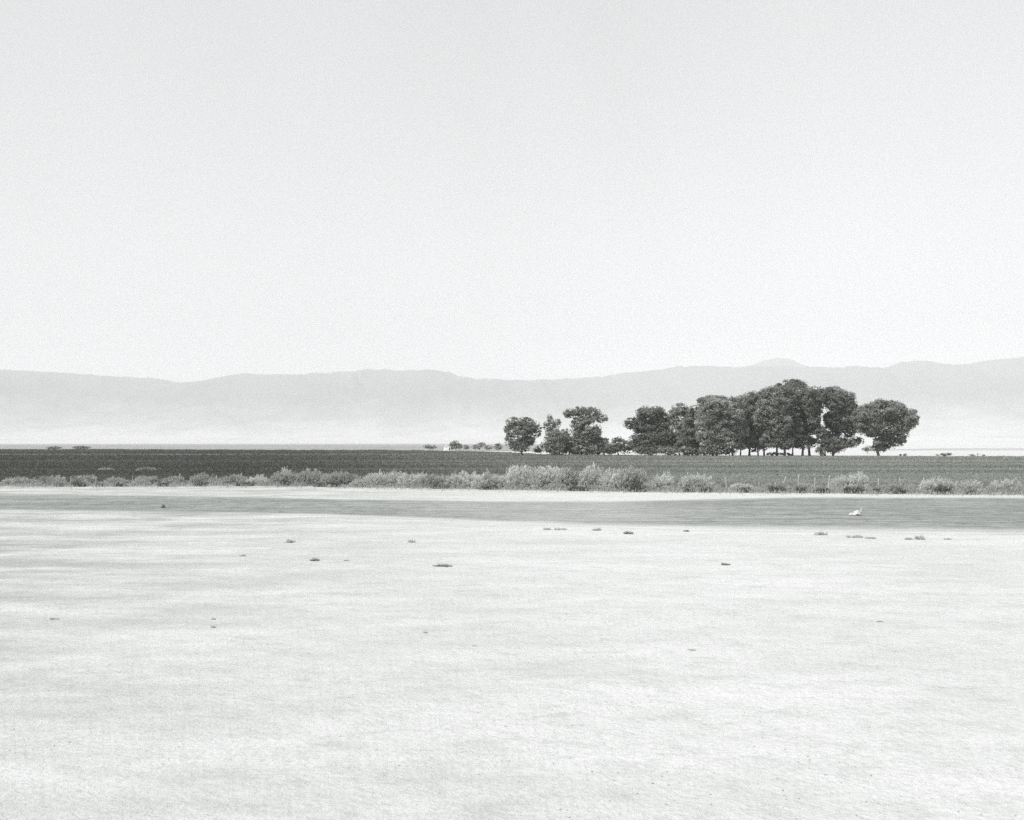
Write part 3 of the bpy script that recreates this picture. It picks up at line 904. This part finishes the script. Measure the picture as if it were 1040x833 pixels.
sel = ~track
pt = np.stack([X, Y, np.zeros(n)], -1)[sel]
blades('crop_plants', pt, np.clip(RNG.uniform(0.7, 1.3, n) * k * 0.7, 0.07, 0.30)[sel], tint[sel], M['crop'], 0.45, 0.9,
       'low crop plants covering the field beyond the fence')


# small soil clods and dead twigs on the bare ground
def clods(n):
    V, F = [], []
    ico = [(-1, -1, 0), (1, -1, 0), (1, 1, 0), (-1, 1, 0), (-.6, -.6, .8), (.6, -.6, .8), (.6, .6, .8), (-.6, .6, .8)]
    fc = [(0, 1, 5, 4), (1, 2, 6, 5), (2, 3, 7, 6), (3, 0, 4, 7), (4, 5, 6, 7)]
    for i in range(n):
        px_ = RNG.uniform(-80, 1120)
        py_ = 545 + 300 * RNG.random() ** 1.3
        x, y = G(px_, py_)
        s = RNG.uniform(0.004, 0.013) * (1 + (y > 25) * 0.5)
        b = len(V)
        a = RNG.uniform(0, 6.28)
        ca, sa = math.cos(a), math.sin(a)
        for vx, vy, vz in ico:
            vx *= s * RNG.uniform(.7, 1.3); vy *= s * RNG.uniform(.7, 1.3); vz *= s * RNG.uniform(.5, 1.0)
            V.append((x + vx * ca - vy * sa, y + vx * sa + vy * ca, vz - 0.002))
        F += [tuple(b + q for q in f) for f in fc]
    V = np.array(V)
    V[:, 2] += 0.0
    o = mesh_np('soil_clods', V, F, M['clod'])
    tag(o, 'small soil clods strewn over the bare ground', 'soil clods', kind='stuff')


clods(1500)

PATCH = 'small weeds scattered on the bare ground'
SP = [
    ('dark upright weed on the near edge of the road at far left', 166, 516, 2.5, 5.5, 'weed'),
    ('small dark weed on bare ground below the first dip in the bushes', 320, 570, 5, 4.0, 'weed_mid'),
    ('faint small weed right of the dark one on the bare ground', 352, 570, 3, 2.0, 'shrub'),
    ('small weed just below the road, left of centre', 295, 551, 6, 4, 'shrub'),
    ('tiny weed on bare ground left of the dark one', 247, 565, 4, 2.5, 'shrub'),
    ('flat dark weed mat spreading sideways on the pale ground', 450, 575.5, 10, 1.8, 'weed_mid'),
    ('small grey weed above the flat dark mat', 418, 551, 4, 4.5, 'shrub'),
    ('low weed at the near road edge, right of centre, leftmost of three', 556, 538, 5, 2.4, 'shrub'),
    ('low pale weed at the near road edge between two darker ones', 569, 538, 7, 2.0, 'shrub'),
    ('dark little weed at the near road edge below the narrow break in the bushes', 606, 539, 5, 3.4, 'shrub'),
    ('dark rounded weed below the dark-hollow bush', 638, 542.5, 5, 4, 'weed_mid'),
    ('tiny dark weed on the road edge below the round pale bush', 697, 540, 3, 2.6, 'weed_mid'),
    ('lone little dark weed on open ground right of centre', 737, 574, 5, 2.6, 'weed_mid'),
    ('broad grey weed at the road edge left of the white paper', 834, 543.5, 7, 5, 'shrub'),
    ('flat pale weed below the white paper', 868, 546, 8, 3, 'shrub'),
    ('faint flat weed right of the pale one below the white paper', 884, 547, 6, 2, 'shrub'),
    ('small grey weed left of the rightmost large ground weed', 922, 548, 5, 3, 'shrub'),
    ('rightmost large grey weed on the bare ground', 934, 548, 6, 5, 'shrub'),
    ('tiny pale weed beside the rightmost large ground weed', 962, 548, 4, 2, 'shrub'),
    ('faint weed far down the open ground at right', 893, 632, 3.8, 2.1, 'shrub'),
    ('pair of faint sprigs low on the open ground right of centre', 702, 661, 4.5, 2.4, 'shrub'),
    ('faint weed low on the open ground in the middle', 432, 643, 3.0, 2.4, 'shrub'),
    ('flat faint weed low on the open ground right of the middle one', 482, 657, 3.8, 1.8, 'shrub'),
    ('small sprig on the open ground at left, upper of two', 217, 629, 2.6, 2.1, 'shrub'),
    ('small sprig on the open ground at left, lower of two', 217, 637, 3.0, 2.1, 'shrub'),
    ('low dry sprig near the left picture edge', 55, 629, 5.2, 2.1, 'shrub'),
]
for lab, px_, py_, hf, hp, m_ in SP:
    x, y = G(px_, py_)
    k = y / FPX
    V, F, T, tb = brush_mesh(2 * hf * k * 0.95, hp * k * 0.95, 3, 0.16, 0.8, min(1.0, 1.4 * hf * k))
    r = empty('ground_weed', (x, y, 0.0))
    tag(r, lab, 'weed', PATCH)
    V[:, 2] = V[:, 2]
    mesh_np('foliage', V, F, M[m_], r, {'tint': T})
    tb.build('stems', M['twig'], r)


# ------------------------------------------------------------------ crumpled paper on the road
def crumple(nu, nv, fn, seed, amp):
    V, F = [], []
    for j in range(nv + 1):
        for i in range(nu + 1):
            x, y, z = fn(i / nu, j / nv)
            d = mn.noise_vector(Vector((x * 9 + seed, y * 9, z * 9))) * amp
            V.append((x + d.x, y + d.y, max(0.006, z + d.z)))
    r = nu + 1
    for j in range(nv):
        for i in range(nu):
            F.append((j * r + i, j * r + i + 1, (j + 1) * r + i + 1, (j + 1) * r + i))
    n0 = len(V)
    # thickness: a second skin just inside
    V2 = [(a[0] + 0.004, a[1] + 0.006, a[2] - 0.004) for a in V]
    F2 = [tuple(n0 + q for q in reversed(f)) for f in F]
    edge = [(i, i + 1) for i in range(nu)] + [(nv * r + i + 1, nv * r + i) for i in range(nu)] + \
           [((j + 1) * r, j * r) for j in range(nv)] + [(j * r + nu, (j + 1) * r + nu) for j in range(nv)]
    F3 = [(b, a, a + n0, b + n0) for a, b in edge]
    return V + V2, F + F2 + F3


px_, py_ = 870, 523.5
x, y = G(px_, py_)
k = y / FPX
pr = empty('crumpled_paper', (x, y, 0.008))
tag(pr, 'crumpled white paper with one raised corner lying on the grey road', 'litter paper')


def heap(u, v):
    a = (u - .5) * 2; b = (v - .5) * 2
    hgt = max(0, 1 - abs(a) ** 1.7 - 0.6 * b * b)
    return ((-0.01 + a * 0.26, b * 0.28, 0.02 + 0.34 * hgt * (0.8 + 0.3 * a)))


V, F = crumple(16, 14, heap, 2.0, 0.09)
mesh_np('sheet', V, F, M['paper'], pr)


def flap(u, v):
    return (0.16 + v * 0.12 + 0.03 * math.sin(u * 5), -0.05 + (u - .5) * 0.30 * (1 - v * 0.75), 0.02 + v * 0.37)


V, F = crumple(8, 10, flap, 5.0, 0.03)
mesh_np('raised_corner', V, F, M['paper'], pr)


def small(u, v):
    a = (u - .5) * 2; b = (v - .5) * 2
    return (-0.36 + a * 0.15, -0.15 + b * 0.14, 0.02 + 0.13 * max(0, 1 - a * a - b * b))


V, F = crumple(9, 9, small, 9.0, 0.035)
mesh_np('folded_end', V, F, M['paper'], pr)

# ------------------------------------------------------------------ small white shed far off
D = 590
x0, _, _ = P(454.4, 456, D)
sh = empty('shed', (x0, D, 0), math.radians(12))
tag(sh, 'tiny white gabled shed among hazy bushes beyond the field', 'shed')
w, d, hw, hr = 1.55, 2.2, 1.9, 2.7
V = [(-w, -d, 0), (w, -d, 0), (w, d, 0), (-w, d, 0), (-w, -d, hw), (w, -d, hw), (w, d, hw), (-w, d, hw), (0, -d, hr), (0, d, hr)]
me = bpy.data.meshes.new('wall')
me.from_pydata(V, [], [(0, 1, 5, 8, 4), (1, 2, 6, 5), (2, 3, 7, 9, 6), (3, 0, 4, 7), (0, 3, 2, 1)])
me.materials.append(M['white'])
o = bpy.data.objects.new('wall', me); COL.objects.link(o); o.parent = sh
ov = 0.2
for sgn in (-1, 1):
    pass
V = [(-w - ov, -d - ov, hw - 0.08), (0, -d - ov, hr + 0.04), (0, d + ov, hr + 0.04), (-w - ov, d + ov, hw - 0.08),
     (w + ov, -d - ov, hw - 0.08), (w + ov, d + ov, hw - 0.08)]
V2 = [(a, b, c + 0.07) for a, b, c in V]
F = [(0, 1, 2, 3), (1, 4, 5, 2), (6, 9, 8, 7), (7, 8, 11, 10), (0, 3, 9, 6), (4, 10, 11, 5), (0, 6, 7, 1), (1, 7, 10, 4), (3, 2, 8, 9), (2, 5, 11, 8)]
mesh_np('roof', V + V2, F, M['roof'], sh)


def box(x0, x1, y0, y1, z0, z1):
    V = [(x0, y0, z0), (x1, y0, z0), (x1, y1, z0), (x0, y1, z0), (x0, y0, z1), (x1, y0, z1), (x1, y1, z1), (x0, y1, z1)]
    return V, [(0, 3, 2, 1), (4, 5, 6, 7), (0, 1, 5, 4), (1, 2, 6, 5), (2, 3, 7, 6), (3, 0, 4, 7)]


V, F = box(0.5, 1.2, -d - 0.05, -d - 0.003, 0, 1.6)
mesh_np('door', V, F, M['dark'], sh)

# ------------------------------------------------------------------ haze
bm_V, bm_F = box(-32000, 32000, -3500, 27000, -4, 1700)
hz = bpy.data.materials.new('haze_air')
hz.use_nodes = True
nt = hz.node_tree
nt.nodes.clear()
out = nt.nodes.new('ShaderNodeOutputMaterial')
pv = nt.nodes.new('ShaderNodeVolumePrincipled')
pv.inputs['Color'].default_value = (0.975, 0.985, 1.0, 1)
pv.inputs['Density'].default_value = 1.1e-4
pv.inputs['Anisotropy'].default_value = 0.0
nt.links.new(pv.outputs['Volume'], out.inputs['Volume'])
ho = mesh_np('haze', bm_V, bm_F, hz)
tag(ho, 'pale dust haze lying over the plain and the mountains', 'haze', kind='stuff')

# ------------------------------------------------------------------ light
SUN_EL, SUN_AZ = math.radians(52), math.radians(-128)      # azimuth from +Y towards +X
sd = Vector((math.sin(SUN_AZ) * math.cos(SUN_EL), math.cos(SUN_AZ) * math.cos(SUN_EL), math.sin(SUN_EL)))
ld = bpy.data.lights.new('sun', 'SUN')
ld.energy = 3.6
ld.angle = math.radians(0.6)
ld.color = (1.0, 0.985, 0.965)
lo_ = bpy.data.objects.new('sun', ld)
lo_.rotation_euler = (-sd).to_track_quat('-Z', 'Y').to_euler()
lo_.location = (0, 0, 50)
COL.objects.link(lo_)

w = bpy.data.worlds.new('World')
S.world = w
w.use_nodes = True
nt = w.node_tree
bg = nt.nodes['Background']
sky = nt.nodes.new('ShaderNodeTexSky')
sky.sky_type = 'NISHITA'
sky.sun_disc = False
sky.sun_elevation = SUN_EL
sky.sun_rotation = SUN_AZ
sky.altitude = 300
sky.air_density = 1.0
sky.dust_density = 4.0
hs = nt.nodes.new('ShaderNodeHueSaturation')
hs.inputs['Saturation'].default_value = 0.0
nt.links.new(sky.outputs['Color'], hs.inputs['Color'])
tc = nt.nodes.new('ShaderNodeTexCoord')
mp = nt.nodes.new('ShaderNodeMapping')
mp.inputs['Scale'].default_value = (2.2, 1.6, 0.6)
nt.links.new(tc.outputs['Generated'], mp.inputs['Vector'])
nn = nt.nodes.new('ShaderNodeTexNoise')
nn.inputs['Scale'].default_value = 2.2
nn.inputs['Detail'].default_value = 3
nt.links.new(mp.outputs['Vector'], nn.inputs['Vector'])
rp = nt.nodes.new('ShaderNodeValToRGB')
rp.color_ramp.elements[0].position = 0.3
rp.color_ramp.elements[0].color = (0.935, 0.955, 0.957, 1)
rp.color_ramp.elements[1].position = 0.7
rp.color_ramp.elements[1].color = (1.03, 1.03, 1.04, 1)
nt.links.new(nn.outputs['Fac'], rp.inputs['Fac'])
mx = nt.nodes.new('ShaderNodeMix')
mx.data_type = 'RGBA'; mx.blend_type = 'MULTIPLY'
mx.inputs['Factor'].default_value = 1.0
ci = [i for i in mx.inputs if i.type == 'RGBA']
gm = nt.nodes.new('ShaderNodeGamma')
gm.inputs['Gamma'].default_value = 0.36
nt.links.new(hs.outputs['Color'], gm.inputs['Color'])
nt.links.new(gm.outputs['Color'], ci[0])
nt.links.new(rp.outputs['Color'], ci[1])
nt.links.new([o for o in mx.outputs if o.type == 'RGBA'][0], bg.inputs['Color'])
bg.inputs['Strength'].default_value = 0.15
ml = nt.nodes.new('ShaderNodeVectorMath')
ml.operation = 'SCALE'
ml.inputs['Scale'].default_value = 2.15
nt.links.new([o for o in mx.outputs if o.type == 'RGBA'][0], ml.inputs[0])
nt.links.new(ml.outputs[0], bg.inputs['Color'])

# ------------------------------------------------------------------ render settings
S.view_settings.view_transform = 'Standard'
S.view_settings.look = 'None'
S.view_settings.gamma = 1.0
S.view_settings.use_curve_mapping = False
S.view_settings.exposure = 0.42
S.render.engine = 'CYCLES'
c = S.cycles
c.use_adaptive_sampling = True
c.adaptive_threshold = 0.02
c.max_bounces = 6
c.diffuse_bounces = 3
c.volume_bounces = 1
c.use_denoising = False
S.render.filter_size = 2.6
